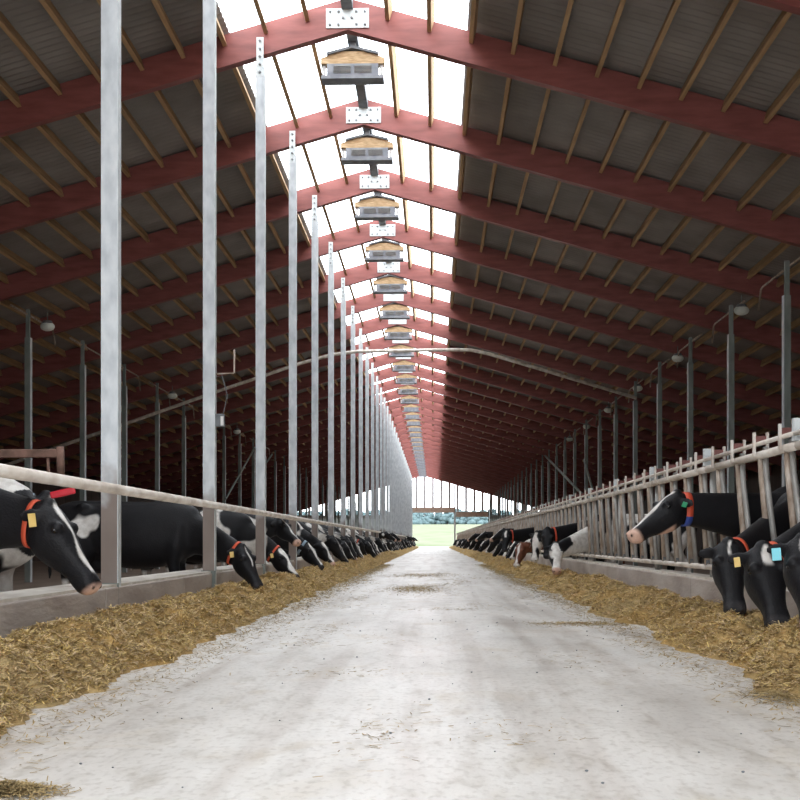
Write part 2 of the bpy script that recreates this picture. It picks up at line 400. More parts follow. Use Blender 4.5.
for k in range(-3, KB+1):
    r = empty('tall_post', (LX-(.04 if k == -2 else 0), fy(k)-.2, 0))
    link('column', MP['column'], r); f = link('edge_flange', MP['edge_flange'], r); f['label'] = 'bright edge flange'
    h = link('head_plate', MP['head_plate'], r); h['label'] = 'perforated head plate'
    if k < 1: link('shoe', MP['shoe'], r)
    if -1 < k < 6:
        for i in range(5): link('bolt', blm, h, (0, -.006, 8.44-.12*i))
    if k >= -2 and k < 14:
        tag(r, 'tall galvanised post on the left curb, the %s post from the camera' % ORD[k+2], 'post')
    elif k < -2: tag(r, 'tall galvanised post on the curb beside the camera', 'post')
    else: tag(r, 'distant tall galvanised post in the close row before the far gable', 'post', 'distant tall galvanised posts')
def slim_post():
    a = MB().prism(cprofile(.125,.12,.012,1), 2, -.15, 5.35)
    b = MB().box((0,.05,5.62),(.085,.07,.75))
    return a.mesh('column',['galvd']), b.mesh('top_stub',['galvd'])
SP = slim_post()
SL = MB().box((-.068,.055,2.6),(.014,.12,5.5)).mesh('edge_flange',['galv'])  # ridge-facing strip; its brighter steel paints in light from the ridge
for X, side in ((6.57,'right'), (-9.13,'left')):
    for k in range(-3, KB+1):
        dz = zbot(X)+.0-6.4+.42
        r = empty('slim_post', (X, fy(k)-.22, dz if False else 0))
        link('column', SP[0], r); s_ = link('top_stub', SP[1], r)
        e = link('edge_flange', SL, r)
        if side == 'left': e.location.x = .136
        where = 'behind the headlock fence' if side == 'right' else 'beyond the left cows'
        first = 2 if side == 'right' else 2
        j = k-first
        if 0 <= j < 9: tag(r, 'slim green grey post %s, the %s from the nearer end' % (where, ORD[j]), 'post')
        elif j < 0: tag(r, 'slim green grey steel post %s, outside the photo beside the camera' % where, 'post', 'slim posts outside the photo ' + where)
        else: tag(r, 'distant slim steel post %s' % where, 'post', 'distant slim posts ' + where)
# lamps and conduits
lampc = MB()
def ellipsoid(m, c, r, n=16, k=10, mi=0, rot=None):
    V = []; F = []
    for i in range(k+1):
        th = PI*i/k
        for j in range(n):
            p = Vector((r[0]*math.sin(th)*math.cos(2*PI*j/n), r[1]*math.sin(th)*math.sin(2*PI*j/n), r[2]*math.cos(th)))
            if rot is not None: p = rot @ p
            V.append(p+Vector(c))
    for i in range(k):
        for j in range(n): F.append((i*n+j, i*n+(j+1)%n, (i+1)*n+(j+1)%n, (i+1)*n+j))
    m.add(V, F, mi, True); return m
lc = ellipsoid(MB(), (0,0,0), (.17,.12,.11)).mesh('lamp_cover', ['lamp'])
lh = MB().tube([(0,0,.07),(0,0,.13),(0,0,.14)], [.12,.10,.04], 14).mesh('lamp_housing', ['dgrey'])
lr = MB().tube([(0,0,.13),(0,0,.34)], .012, 6).mesh('hanger', ['galvd'])
li = 0
for X, Z, ys, side in ((6.80, 5.88, [20.4,26.75,33.7,40.3,47,53.7,60.4], 'right'), (-9.15, 5.72, [27.4,40.6,47.5,54,60.7], 'left')):
    for i, y in enumerate(ys):
        r = empty('barn_lamp', (X+(.0 if side=='right' else .25), y, Z))
        c = link('lamp_cover', lc, r); c['label'] = 'pale oval lamp cover'; link('lamp_housing', lh, r); link('hanger', lr, r)
        row = 'over the alley behind the headlock fence' if side == 'right' else 'over the alley beyond the tall posts'
        tag(r, 'oval bulkhead lamp, the %s from the camera %s' % (ORD[i], row), 'lamp')
    cm = MB().tube([(0,-1.6,.0),(0,1.1,.0),(0,1.25,-.03),(0,1.45,-.42)], .022, 8).mesh('conduit', ['bar'])
    for k in range(0, 12):
        o = link('conduit', cm, None, (X, fy(k)+.4+(.8 if side=='right' else 0), Z+.16))
        tag(o, 'thin hooked conduit by the slim posts %s' % ('behind the headlock fence' if side=='right' else 'beyond the tall posts'), 'conduit', 'hooked conduits ' + side)
# arched cross pipe
o = MB().tube([(-18,39.0,1.9),(-12.5,39.0,3.80),(-9.7,39.0,4.75),(-7.0,39.0,5.69),(-4.35,39.0,6.57),(-3.3,39.0,6.85),(-2.5,39.0,6.95),(.6,39.0,6.99),(1.2,39.0,6.98),(1.8,39.0,6.85),(6.55,39.0,5.40)], .055, 10).build('cross_pipe', 'pipe')
tag(o, 'long bent pipe crossing the whole barn beneath the rafters', 'pipe')
o = MB().tube([(6.50,47.9,2.0),(6.50,70.3,5.75)], .06, 8).build('brace_pipe', 'galvd'); tag(o, 'long slanting brace pipe among the slim posts behind the headlock fence', 'brace')
o = MB().tube([(6.50,52.2,4.3),(6.50,48.0,2.2)], .05, 8).build('brace_pipe', 'galvd'); tag(o, 'short steep brace behind the headlock fence meeting the long one', 'brace')
o = MB().tube([(-9.05,51.9,2.6),(-9.05,60.4,5.5)], .05, 8).build('brace_pipe', 'galvd'); tag(o, 'slanting brace between slim posts seen through the tall posts, rising away', 'brace')
o = MB().tube([(-9.0,60.5,4.0),(-9.0,66.5,5.6)], .05, 8).build('brace_pipe', 'galvd'); tag(o, 'upper brace between the farther slim posts seen through the tall posts', 'brace')
# junction box on second tall post
r = empty('junction_box', (LX+.125, fy(-1)-.15, 2.21)); tag(r, 'small dark switch box with white front on the second tall post', 'switch box')
MB().box((0,0,0),(.11,.08,.15)).build('box_body', 'dgrey', r, bevel=.008); MB().box((.035,-.045,-.01),(.035,.01,.11)).build('white_front', 'white', r)
MB().tube([(.04,.0,.07),(.09,.0,.3),(.02,.0,.55)], .006, 6).build('cable', 'dgrey', r)
o = MB().tube([(LX+.08, fy(-1)-.16, 2.76),(LX+.30, fy(-1)-.16, 2.77),(LX+.30, fy(-1)-.16, 3.05)], .012, 6).build('wire_bracket', 'bar'); tag(o, 'thin bent wire bracket above the switch box on the second tall post', 'bracket')
# rail along the left
o = MB().tube([(-2.55,YA+.5,1.195),(-2.55,YE-.2,1.195)], .041, 14).build('neck_rail', 'pipe'); tag(o, 'long worn pipe rail running above the left row of cows', 'rail')
# rusty arm
r = empty('swing_arm', (-3.3,10.6,0)); tag(r, 'rusty steel swing arm above the nearest left cow', 'steel arm')
a = MB(); a.box((-.75,0,1.56),(1.45,.05,.075)); a.build('arm_bar', 'rust', r, bevel=.01)
MB().tube([(-.03,0,1.62),(-.02,0,1.33)], .035, 10).build('pivot', 'rust', r)
MB().tube([(-.14,0,1.53),(-.13,0,1.33),(-.03,0,1.33)], .015, 8).build('hook', 'rust', r)
MB().box((-1.40,0,.75),(.10,.10,1.8)).build('stand', 'rust', r)
# ------------------------------------------------------------------ headlock fence
FX, PAN = 2.74, 3.0
def headlock_parts():
    P = []
    P.append(('top_pipe', MB().tube([(0,.0,1.50),(0,PAN-.01,1.50)], .036, 12).mesh('top_pipe', ['pipe'])))
    P.append(('upper_rail', MB().tube([(-.03,.0,1.59),(-.03,PAN-.01,1.59)], .019, 10).mesh('upper_rail', ['pipe'])))
    m = MB().tube([(0,0,.52),(0,PAN-.01,.52)], .028, 10); 
    for j in range(4): m.box((0,.02+.75*j,.565),(.04,.09,.05), 1)
    P.append(('bottom_pipe', m.mesh('bottom_pipe', ['pipe','dgrey'])))
    P.append(('fence_post', MB().tube([(.06,.02,.40),(.06,.02,1.55)], .034, 10).mesh('fence_post', ['barg'])))
    P.append(('post_cap', MB().box((.0,.02,1.62),(.075,.06,.17)).mesh('post_cap', ['plate'])))
    A = MB().tube([(0,.30,1.52),(0,.26,1.32),(0,.0,.54)], [.026,.029,.031], 10).mesh('neck_bar', ['bar'])
    B = MB().tube([(.02,.24,1.56),(.02,.19,1.3),(.02,-.13,.54)], .024, 10).mesh('locking_bar', ['barg'])
    C = MB(); C.box((-.055,.30,1.59),(.02,.035,.20)); C.box((.055,.30,1.59),(.02,.035,.20)); 
    Cm = C.mesh('hoop', ['pipe'])
    D = MB().box((0,.31,1.63),(.10,.03,.06)).mesh('latch', ['latch'])
    return P, A, B, Cm, D
HP = headlock_parts()
def join_meshes(name, items):
    m = MB(); mats = []
    out = bmesh.new()
    for me, off in items:
        t = me.copy(); t.transform(Matrix.Translation(off))
        idx = []
        for mt in me.materials:
            if mt not in mats: mats.append(mt)
            idx.append(mats.index(mt))
        mi = [0]*len(t.polygons); t.polygons.foreach_get('material_index', mi)
        t.polygons.foreach_set('material_index', [idx[q] for q in mi])
        out.from_mesh(t); bpy.data.meshes.remove(t)
    me = bpy.data.meshes.new(name); out.to_mesh(me); out.free()
    for mt in mats: me.materials.append(mt)
    return me
items = [(me, (0,0,0)) for _, me in HP[0]]
for j in range(4): items += [(q, (0,.75*j,0)) for q in HP[1:]]
farpan = join_meshes('headlock_panel', items)
PS = 0.3-.2
n0 = 1
PY = [PS + 3.0*n for n in range(1, 49) if PS+3*n+3 < YE]
for i, y in enumerate(PY):
    if y < 30:
        r = empty('headlock_panel', (FX, y, 0))
        for nm, me in HP[0]: link(nm, me, r)
        for j in range(4):
            for nm, me in zip(('neck_bar','locking_bar','hoop','latch'), HP[1:]):
                o = link(nm, me, r, (0,.75*j,0))
                if nm == 'latch': o['label'] = 'rust red latch'
    else: r = link('headlock_panel', farpan, None, (FX, y, 0))
    if y < 5: tag(r, 'steel headlock fence panel outside the photo beside the camera', 'fence panel')
    elif i < 14: tag(r, 'steel headlock fence panel on the right curb, the %s from the photo edge' % ORD[i-1], 'fence panel', 'headlock fence panels')
    else: tag(r, 'distant headlock fence panel near the far end of the right curb', 'fence panel', 'distant headlock fence panels')
# ------------------------------------------------------------------ silage mounds
def fbm(x, y, s, o=4, z=0.):
    return noise.fractal(Vector((x*s, y*s, z)), 1.0, 2.0, o)
def mound(side, name, label):
    ys = [1.2]
    while ys[-1] < YE-2: ys.append(ys[-1] + max(.028, ys[-1]*.0045))
    nc = 44; sx = -1 if side < 0 else 1
    xin = 2.60 if side < 0 else 2.64
    V = []; T = []
    for y in ys:
        ed = (1.74 if side < 0 else 1.80) + .18*noise.noise(Vector((y*.8, side*3, 0))) + .15*noise.noise(Vector((y*2.3, side*7, 1))) + .06*noise.noise(Vector((y*9, side*7, 2)))
        if side > 0: ed += .10*math.sin(y*1.9)
        H = (.205 if side < 0 else .175)*(1+.35*noise.noise(Vector((y*.9, side*5, 4))))
        for i in range(nc):
            s = i/(nc-1); x = xin + (ed-xin)*s
            prof = (.62+.38*min(1, s/.35))*(1-max(0,(s-.3)/.7)**1.7)
            a = .10*fbm(x*sx, y, 2.4, 3) + .085*(.6-2*abs(noise.noise(Vector((x*4.5, y*4.5, side)))))+ .028*fbm(x*sx, y, 15, 3)
            h = H*prof + a*min(1, (1-s)*5)
            if s > .985: h = -.02
            V.append((sx*x, y, max(h, .005) if s < .985 else h))
            t = .5+.5*fbm(x*sx, y, 6, 4, 9.)
            c = .75+.5*t; g = noise.noise(Vector((x*1.3, y*1.3, 20)))
            T.append((.50*c*(1+.1*g), .345*c*(1-.02*g), .150*c*(1-.25*g), 1))
    n = len(ys); F = []
    V = np.array(V); 
    for j in range(n-1):
        for i in range(nc-1):
            a = j*nc+i; F.append((a, a+1, a+nc+1, a+nc) if sx < 0 else (a, a+nc, a+nc+1, a+1))
    # straw strands lying on the surface
    Nb = 300000 if side < 0 else 210000
    ji = (rng.random(Nb)**2.0 * (n-3)).astype(int)
    keep = np.array(ys)[ji] < 60; ji = ji[keep]; Nb = len(ji)
    ii = rng.integers(0, nc-2, Nb)
    base = V[ji*nc+ii]; nxt = V[(ji+1)*nc+ii+1]
    fr = rng.random((Nb,1)); c = base*(1-fr)+nxt*fr; c[:,2] += rng.random(Nb)*.014+.002
    ang = rng.random(Nb)*2*PI; tl = (rng.random(Nb)-.5)*1.0
    L = (.010+.030*rng.random(Nb)**2)*(1+c[:,1]/40); W = (.0013+.0014*rng.random(Nb))*(1+c[:,1]/18)
    d = np.stack([np.cos(ang)*np.cos(tl), np.sin(ang)*np.cos(tl), np.sin(tl)], 1)
    pz = np.stack([-np.sin(ang), np.cos(ang), rng.random(Nb)*.8-.4], 1)
    q = np.stack([c-d*L[:,None]-pz*W[:,None], c+d*L[:,None]-pz*W[:,None], c+d*L[:,None]+pz*W[:,None], c-d*L[:,None]+pz*W[:,None]], 1).reshape(-1,3)
    br = (.55+.75*rng.random(Nb)); tc = np.stack([.68*br, .50*br, .245*br*(.7+.6*rng.random(Nb)), np.ones(Nb)], 1)
    o = len(V)
    allv = np.concatenate([V, q]); fq = (np.arange(Nb*4)+o).reshape(-1,4)
    faces = np.concatenate([np.array(F), fq])
    me = bpy.data.meshes.new(name); nf = len(faces)
    me.vertices.add(len(allv)); me.vertices.foreach_set('co', allv.ravel())
    me.loops.add(nf*4); me.loops.foreach_set('vertex_index', faces.ravel().astype(np.int32))
    me.polygons.add(nf); me.polygons.foreach_set('loop_start', (np.arange(nf)*4).astype(np.int32))
    me.update(calc_edges=True)
    ca = me.color_attributes.new('tint', 'FLOAT_COLOR', 'POINT')
    ca.data.foreach_set('color', np.concatenate([np.array(T), np.repeat(tc, 4, 0)]).ravel())
    me.materials.append(MT['hay'])
    ob = link(name, me); tag(ob, label, 'silage', None, 'stuff'); return V, ys, nc
HL = mound(-1, 'silage_mound', 'long golden mound of chopped silage along the left curb')
HR = mound(1, 'silage_mound', 'long golden mound of chopped silage below the headlock fence')
def loose(name, label, spots, seed):
    """flat drifts of loose stalks lying on the lane: (x, y, rx, ry, count, height)"""
    r = np.random.default_rng(seed); Q = []; C = []
    for x, y, rx, ry, cnt, hh in spots:
        c = r.normal(size=(cnt,2))*.5; cx = x+c[:,0]*rx; cy = y+c[:,1]*ry
        rr = np.clip(1-np.hypot(c[:,0], c[:,1]), 0, 1)
        cz = .004+hh*rr*r.random(cnt)
        a = r.random(cnt)*2*PI; L = .008+.02*r.random(cnt)**2; W = .001+.0012*r.random(cnt)
        L = L*(1+y/30); W = W*(1+y/14)
        d = np.stack([np.cos(a), np.sin(a), (r.random(cnt)-.5)*.5*(hh>0)], 1); w = np.stack([-np.sin(a), np.cos(a), .3*r.random(cnt)], 1)
        ctr = np.stack([cx,cy,cz],1)
        Q.append(np.stack([ctr-d*L[:,None]-w*W[:,None], ctr+d*L[:,None]-w*W[:,None], ctr+d*L[:,None]+w*W[:,None], ctr-d*L[:,None]+w*W[:,None]],1).reshape(-1,3))
        b = .45+.7*r.random(cnt); C.append(np.repeat(np.stack([.52*b,.38*b,.18*b,np.ones(cnt)],1),4,0))
    Q = np.concatenate(Q); C = np.concatenate(C); me = bpy.data.meshes.new(name)
    me.from_pydata(Q.tolist(), [], np.arange(len(Q)).reshape(-1,4).tolist())
    ca = me.color_attributes.new('tint', 'FLOAT_COLOR', 'POINT'); ca.data.foreach_set('color', C.ravel()); me.materials.append(MT['hay'])
    o = link(name, me); tag(o, label, 'straw', None, 'stuff')
spots = [(-1.33,3.68,.16,.12,1500,.04), (1.72,6.0,.15,.35,900,.03),(1.35,11.3,.5,.35,900,.01),(-.3,19.5,.45,1.6,1500,.01),(-.2,27,.8,1.5,900,.01)]
for i in range(26): spots.append((random.uniform(-1.5,1.5), random.uniform(3,30), random.uniform(.15,.5), random.uniform(.3,1.2), random.randint(30,140), 0))
for y in np.arange(4, 40, .6):
    spots.append((-1.62,y,.28,.6,170,.006)); spots.append((1.68,y,.28,.6,170,.006))
loose('loose_straw', 'loose straw stalks scattered over the pale concrete lane', spots, 3)
m = MB()
for i in range(120):
    y = random.uniform(2.6, 20); x = random.uniform(-1.4, 1.5); s = random.uniform(.003,.007)
    ellipsoid(m, (x,y,s*.5), (s,s*.9,s*.6), 6, 4)
tag(m.build('crumb_scatter', 'dgrey'), 'small dark crumbs dotted over the pale concrete lane', 'crumbs', None, 'stuff')
# ------------------------------------------------------------------ cows
def loft_rings(rings, n=20):
    """rings: list of (center, lat, up, hw, hup, hdown, power)"""
    V = []; F = []
    for c, la, up, hw, hu, hd, pw in rings:
        for j in range(n):
            a = 2*PI*j/n; ca, sa = math.cos(a), math.sin(a)
            x = math.copysign(abs(ca)**pw, ca)*hw; y = math.copysign(abs(sa)**pw, sa)
            y *= hu if sa > 0 else hd
            V.append(c+la*x+up*y)
    for i in range(len(rings)-1):
        for j in range(n): F.append((i*n+j, i*n+(j+1)%n, (i+1)*n+(j+1)%n, (i+1)*n+j))
    F += [tuple(range(n)), tuple(range((len(rings)-1)*n, len(rings)*n))[::-1]]
    return V, F
def bez(a,b,c,d,t): return a*(1-t)**3+b*3*t*(1-t)**2+c*3*t*t*(1-t)+d*t**3
BLACK = np.array((.0085,.008,.0095)); WHITE = np.array((.74,.71,.67)); PINK = np.array((.62,.40,.31)); BROWN = np.array((.16,.06,.035))
def cow_geo(poll, muz, vox, coat, hs=1.0):
    """poll and muzzle in cow space; returns mesh, head frame"""
    poll, muz = Vector(poll), Vector(muz)
    m = MB(); X = Vector((1,0,0)); Yv = Vector((0,1,0)); Z = Vector((0,0,1))
    body = [(-1.52,1.22,.09,.09),(-1.50,1.20,.17,.17),(-1.40,1.15,.235,.25),(-1.2,1.10,.275,.31),(-1.0,1.05,.285,.35),(-.7,1.00,.33,.40),(-.4,.99,.335,.41),(-.1,1.02,.285,.40),(.1,1.05,.24,.36),(.24,1.06,.19,.30),(.33,1.05,.12,.2),(.36,1.05,.06,.1)]
    bx = np.array([b_[0] for b_ in body]); dense = []
    def cub(q, col):
        k_ = max(0, min(len(bx)-2, int(np.searchsorted(bx, q)-1))); g = lambda a_: body[max(0, min(len(bx)-1, a_))]
        p0,p1,p2,p3 = g(k_-1),g(k_),g(k_+1),g(k_+2); h = p2[0]-p1[0]; t_ = (q-p1[0])/h
        m1 = (p2[col]-p0[col])/(max(1e-3, p2[0]-p0[0]))*h; m2 = (p3[col]-p1[col])/(max(1e-3, p3[0]-p1[0]))*h
        return (2*t_**3-3*t_**2+1)*p1[col]+(t_**3-2*t_**2+t_)*m1+(-2*t_**3+3*t_**2)*p2[col]+(t_**3-t_**2)*m2
    for q in np.concatenate([np.linspace(-1.519,-1.4,5), np.linspace(-1.36,.24,26), np.linspace(.27,.359,5)]):
        dense.append((Vector((float(q),0,cub(q,1))), Yv, Z, cub(q,2), cub(q,3), cub(q,3), .85))
    m.add(*loft_rings(dense, 28))
    # hip bones, spine ridge
    for s in (-1,1): ellipsoid(m, (-1.12,s*.20,1.36), (.10,.07,.06))
    m.tube([(-1.5,0,1.33),(-1.3,0,1.40),(-.8,0,1.40),(-.3,0,1.385),(0,0,1.42),(.15,0,1.38)], [.04,.05,.045,.045,.06,.05], 8)
    for s in (-1,1):
        m.tube([(.08,s*.13,1.15),(.03,s*.17,.85),(0,s*.165,.66),(.03,s*.15,.50),(.03,s*.15,.42),(.02,s*.15,.30),(.02,s*.15,.17),(.03,s*.15,.11),(.06,s*.15,.05),(.07,s*.15,0)], [.13,.13,.085,.062,.058,.04,.037,.045,.05,.06], 12)
        m.tube([(-1.22,s*.15,1.15),(-1.18,s*.19,.92),(-1.10,s*.2,.74),(-1.22,s*.18,.60),(-1.36,s*.165,.50),(-1.35,s*.165,.40),(-1.32,s*.165,.25),(-1.31,s*.165,.15),(-1.27,s*.165,.05),(-1.26,s*.165,0)], [.17,.19,.13,.085,.058,.045,.038,.046,.052,.06], 12)
    m.tube([(-1.5,0,1.32),(-1.6,0,1.22),(-1.62,0,.9),(-1.6,0,.6),(-1.6,0,.45)], [.035,.03,.022,.03,.012], 8)
    ellipsoid(m, (-.98,0,.66), (.2,.15,.14))
    # head frame
    u = (muz-poll).normalized(); side = Z.cross(u)
    fwd = Vector((u.x,u.y,0)); 
    up = Vector((0,0,1)); v = (up-u*up.dot(u))
    if v.length < .25: v = v+Vector((.6,0,0))-u*(u.x*.6)
    v.normalize(); w = v.cross(u).normalized()
    Lh = .57*hs
    hr = [(-.055,.05,.00,-.07),(-.03,.085,.03,-.12),(.02,.10,.045,-.17),(.08,.112,.048,-.205),(.15,.118,.045,-.21),(.21,.108,.038,-.205),(.28,.088,.026,-.185),(.36,.072,.016,-.15),(.43,.066,.010,-.128),(.49,.072,.012,-.125),(.54,.076,.008,-.118),(.575,.066,-.008,-.10),(.595,.035,-.03,-.08)]
    rings = []
    for t,hw,vt,vb in hr:
        t*=hs; hw*=hs*1.10; vt*=hs; vb*=hs*1.17
        mid = (vt*.6+vb*.4)
        rings.append((poll+u*t+v*mid, w, v, hw, vt-mid, mid-vb, .82))
    m.add(*loft_rings(rings, 22))
    # brow ridges, poll tuft
    for s in (-1,1):
        ellipsoid(m, poll+u*.15*hs+v*.012*hs+w*s*.088*hs, (.042*hs,)*3)
        ellipsoid(m, poll+u*.565*hs+v*(-.02)*hs+w*s*.042*hs, (.024*hs,)*3)
    ellipsoid(m, poll+u*(-.035)*hs+v*.0, (.055*hs,.06*hs,.055*hs))
    # ears
    for s in (-1,1):
        b0 = poll+u*.02*hs+v*(-.02)*hs+w*s*.085*hs
        dr = (w*s*.84-v*.46-u*.20).normalized(); nn = (v*.75+u*.45); nn = (nn-dr*nn.dot(dr)).normalized(); aa = dr.cross(nn).normalized()
        rg = []
        for q,hw,th in ((0,.026,.022),(.035,.038,.020),(.07,.048,.017),(.105,.044,.015),(.135,.032,.013),(.155,.014,.010)):
            rg.append((b0+dr*q*hs*1.0-nn*(.02*math.sin(q/.16*PI)), aa, nn, hw*hs, th*hs, th*hs, 1.0))
        m.add(*loft_rings(rg, 12))
    # neck
    C = poll+u*.075*hs+v*(-.075)*hs
    P0 = Vector((-.12,0,1.12)); d = (C-P0).normalized()
    P1 = Vector((.22,0,1.10+.10*d.z)); P2 = C-(d*.75-v*.15).normalized()*.28
    rings = []
    for i in range(13):
        t = i/12; c = bez(P0,P1,P2,C,t); c2 = bez(P0,P1,P2,C,min(1,t+.02)); c1 = bez(P0,P1,P2,C,max(0,t-.02))
        T = (c2-c1).normalized(); la = Z.cross(T)
        la.normalize(); upn = T.cross(la).normalized()
        hw = np.interp(t,[0,.3,.6,.85,1],[.20,.165,.115,.09,.075]); hh = np.interp(t,[0,.3,.6,.85,1],[.30,.26,.20,.15,.115])
        rings.append((c, la, upn, hw, hh*.95, hh*1.05, .9))
    m.add(*loft_rings(rings, 20))
    me = m.mesh('cow_tmp', [])
    o = bpy.data.objects.new('tmp', me); COL.objects.link(o)
    rm = o.modifiers.new('r','REMESH'); rm.mode = 'VOXEL'; rm.voxel_size = vox; rm.use_smooth_shade = True
    sm = o.modifiers.new('s','SMOOTH'); sm.factor = .5; sm.iterations = 3 if vox < .018 else 2
    dg = bpy.context.evaluated_depsgraph_get(); dg.update()
    out = bpy.data.meshes.new_from_object(o.evaluated_get(dg)); bpy.data.objects.remove(o); bpy.data.meshes.remove(me)
    out.name = 'cow'
    n = len(out.vertices); co = np.zeros(n*3); out.vertices.foreach_get('co', co); co = co.reshape(-1,3)
    ne = len(out.edges); ed = np.zeros(ne*2, dtype=np.int64); out.edges.foreach_get('vertices', ed); ed = ed.reshape(-1,2)
    deg = np.bincount(ed.ravel(), minlength=n)[:,None].astype(float)
    dh = np.linalg.norm(co-np.array(poll+u*.25), axis=1)
    wt = np.clip((dh-.42)*6, 0, 1)*np.clip((co[:,2]-.55)*5, 0, 1)*.8
    for _ in range(int(26*(.015/vox)**1.2)+4):
        acc = np.zeros((n,3))
        for c_ in range(3):
            acc[:,c_] = np.bincount(ed[:,0], co[ed[:,1],c_], n)+np.bincount(ed[:,1], co[ed[:,0],c_], n)
        co = co+(acc/np.maximum(deg,1)-co)*wt[:,None]
    out.vertices.foreach_set('co', co.ravel()); out.update()
    rel = co-np.array(poll)
    t = rel@np.array(u)/hs; vv = rel@np.array(v)/hs; ww = rel@np.array(w)/hs
    cols = np.tile(BLACK if not coat.get('brown') else BROWN, (n,1)).astype(float)
    sd = coat.get('seed', 1); thr = coat.get('thr', .35); hthr = coat.get('hthr', 9)
    Nz = np.array([noise.fractal(Vector((p[0]*1.5+sd*11.3, p[1]*1.5+(.3 if p[1]>0 else -.3)*0+sd, p[2]*1.5)), 1., 2., 3) for p in co])
    head = (t > -.12)&(t < .64)&(vv < .09)&(vv > -.26)&(np.abs(ww) < .32)&((t>0)|(vv>-.12))
    dist0 = np.linalg.norm(rel, axis=1)
    thm = np.where(head, hthr, thr)
    a = np.clip((Nz-thm)*14+.5, 0, 1)
    if 'box' in coat:
        for (x0,x1,z0,z1) in coat['box']:
            e = np.minimum.reduce([co[:,0]-x0, x1-co[:,0], co[:,2]-z0, z1-co[:,2]])+.12*(Nz)
            a = np.where(head, a, np.maximum(a, np.clip(e*25, 0, 1)))
    # white legs below the knee, belly
    a = np.maximum(a, np.clip(((.42+.08*np.sin(sd*3))-co[:,2])*20, 0, 1)*(~head)*(np.abs(co[:,0]) < 1.6)*(co[:,0] < .2))
    bz = coat.get('blaze', 0)
    if bz > 0:
        wid = bz*(1+.35*np.sin(t*17+sd))
        bl = np.clip((wid-np.abs(ww+.01*np.sin(t*23)))*90, 0, 1)*np.clip((vv+.035)*60, 0, 1)*np.clip((t+.03)*40,0,1)*np.clip((coat.get('blen',.6)-t)*30,0,1)
        a = np.maximum(a, bl*head)
    cols = cols*(1-a[:,None])+WHITE*a[:,None]
    mz = np.clip((t-coat.get('mz',.50))*30, 0, 1)*head
    mc = {'pink': PINK, 'white': WHITE*.95, 'dark': np.array((.03,.028,.03))}[coat.get('muz','dark')]
    cols = cols*(1-mz[:,None])+mc*mz[:,None]
    if coat.get('chin'):
        ch = np.clip((-.165-vv)*60+ .0, 0, 1)*np.clip((t-.17)*20,0,1)*head
        cols = cols*(1-ch[:,None]) + PINK*ch[:,None]
    for s in (-1,1):   # nostrils
        q = np.array(poll+u*.59*hs+v*(-.02)*hs+w*s*.045*hs); dd = np.linalg.norm(co-q, axis=1)
        k = np.clip((.018-dd)*120, 0, 1); cols = cols*(1-k[:,None])+np.array((.02,.012,.01))*k[:,None]
    ca = out.color_attributes.new('coat', 'FLOAT_COLOR', 'POINT')
    ca.data.foreach_set('color', np.concatenate([cols, np.ones((n,1))], 1).ravel())
    out.materials.clear(); out.materials.append(MT['coat'])
    out.polygons.foreach_set('use_smooth', [True]*len(out.polygons))
    # neck frame for a collar
    tcol = .90; cc = bez(P0,P1,P2,C,tcol); T = (bez(P0,P1,P2,C,tcol+.03)-bez(P0,P1,P2,C,tcol-.03)).normalized(); la = Z.cross(T).normalized(); upn = T.cross(la).normalized()
    # drop the collar back a little behind the ears
    tc2 = .87; cc = bez(P0,P1,P2,C,tc2)
    hw = np.interp(tc2,[0,.3,.6,.85,1],[.20,.165,.115,.09,.075]); hh = np.interp(tc2,[0,.3,.6,.85,1],[.30,.26,.20,.15,.115])
    return out, dict(u=u,v=v,w=w,poll=poll,hs=hs,cc=cc,la=la,up=upn,T=T,hw=float(hw),hh=float(hh))
def band_mesh(f, wdt, mat2=None, mats=('orange',), split=None):
    m = MB(); n = 28; V = []; F = []
    for k, off in enumerate((-wdt/2, wdt/2)):
        for j in range(n):
            a = 2*PI*j/n; ca, sa = math.cos(a), math.sin(a); g = .012
            x = math.copysign(abs(ca)**.9, ca)*(f['hw']+g); y = math.copysign(abs(sa)**.9, sa)*((f['hh']*(.95 if sa>0 else 1.05))+g)
            V.append(f['cc']+f['T']*(off)+f['la']*x+f['up']*y)
    mi = []
    for j in range(n):
        F.append((j,(j+1)%n,n+(j+1)%n,n+j)); a = 2*PI*(j+.5)/n
        mi.append(1 if (len(mats) > 1 and math.sin(a) < (split if split is not None else -.3)) else 0)
    m.add(V, F, 0, True); m.mi = mi
    return m.mesh('collar', list(mats))
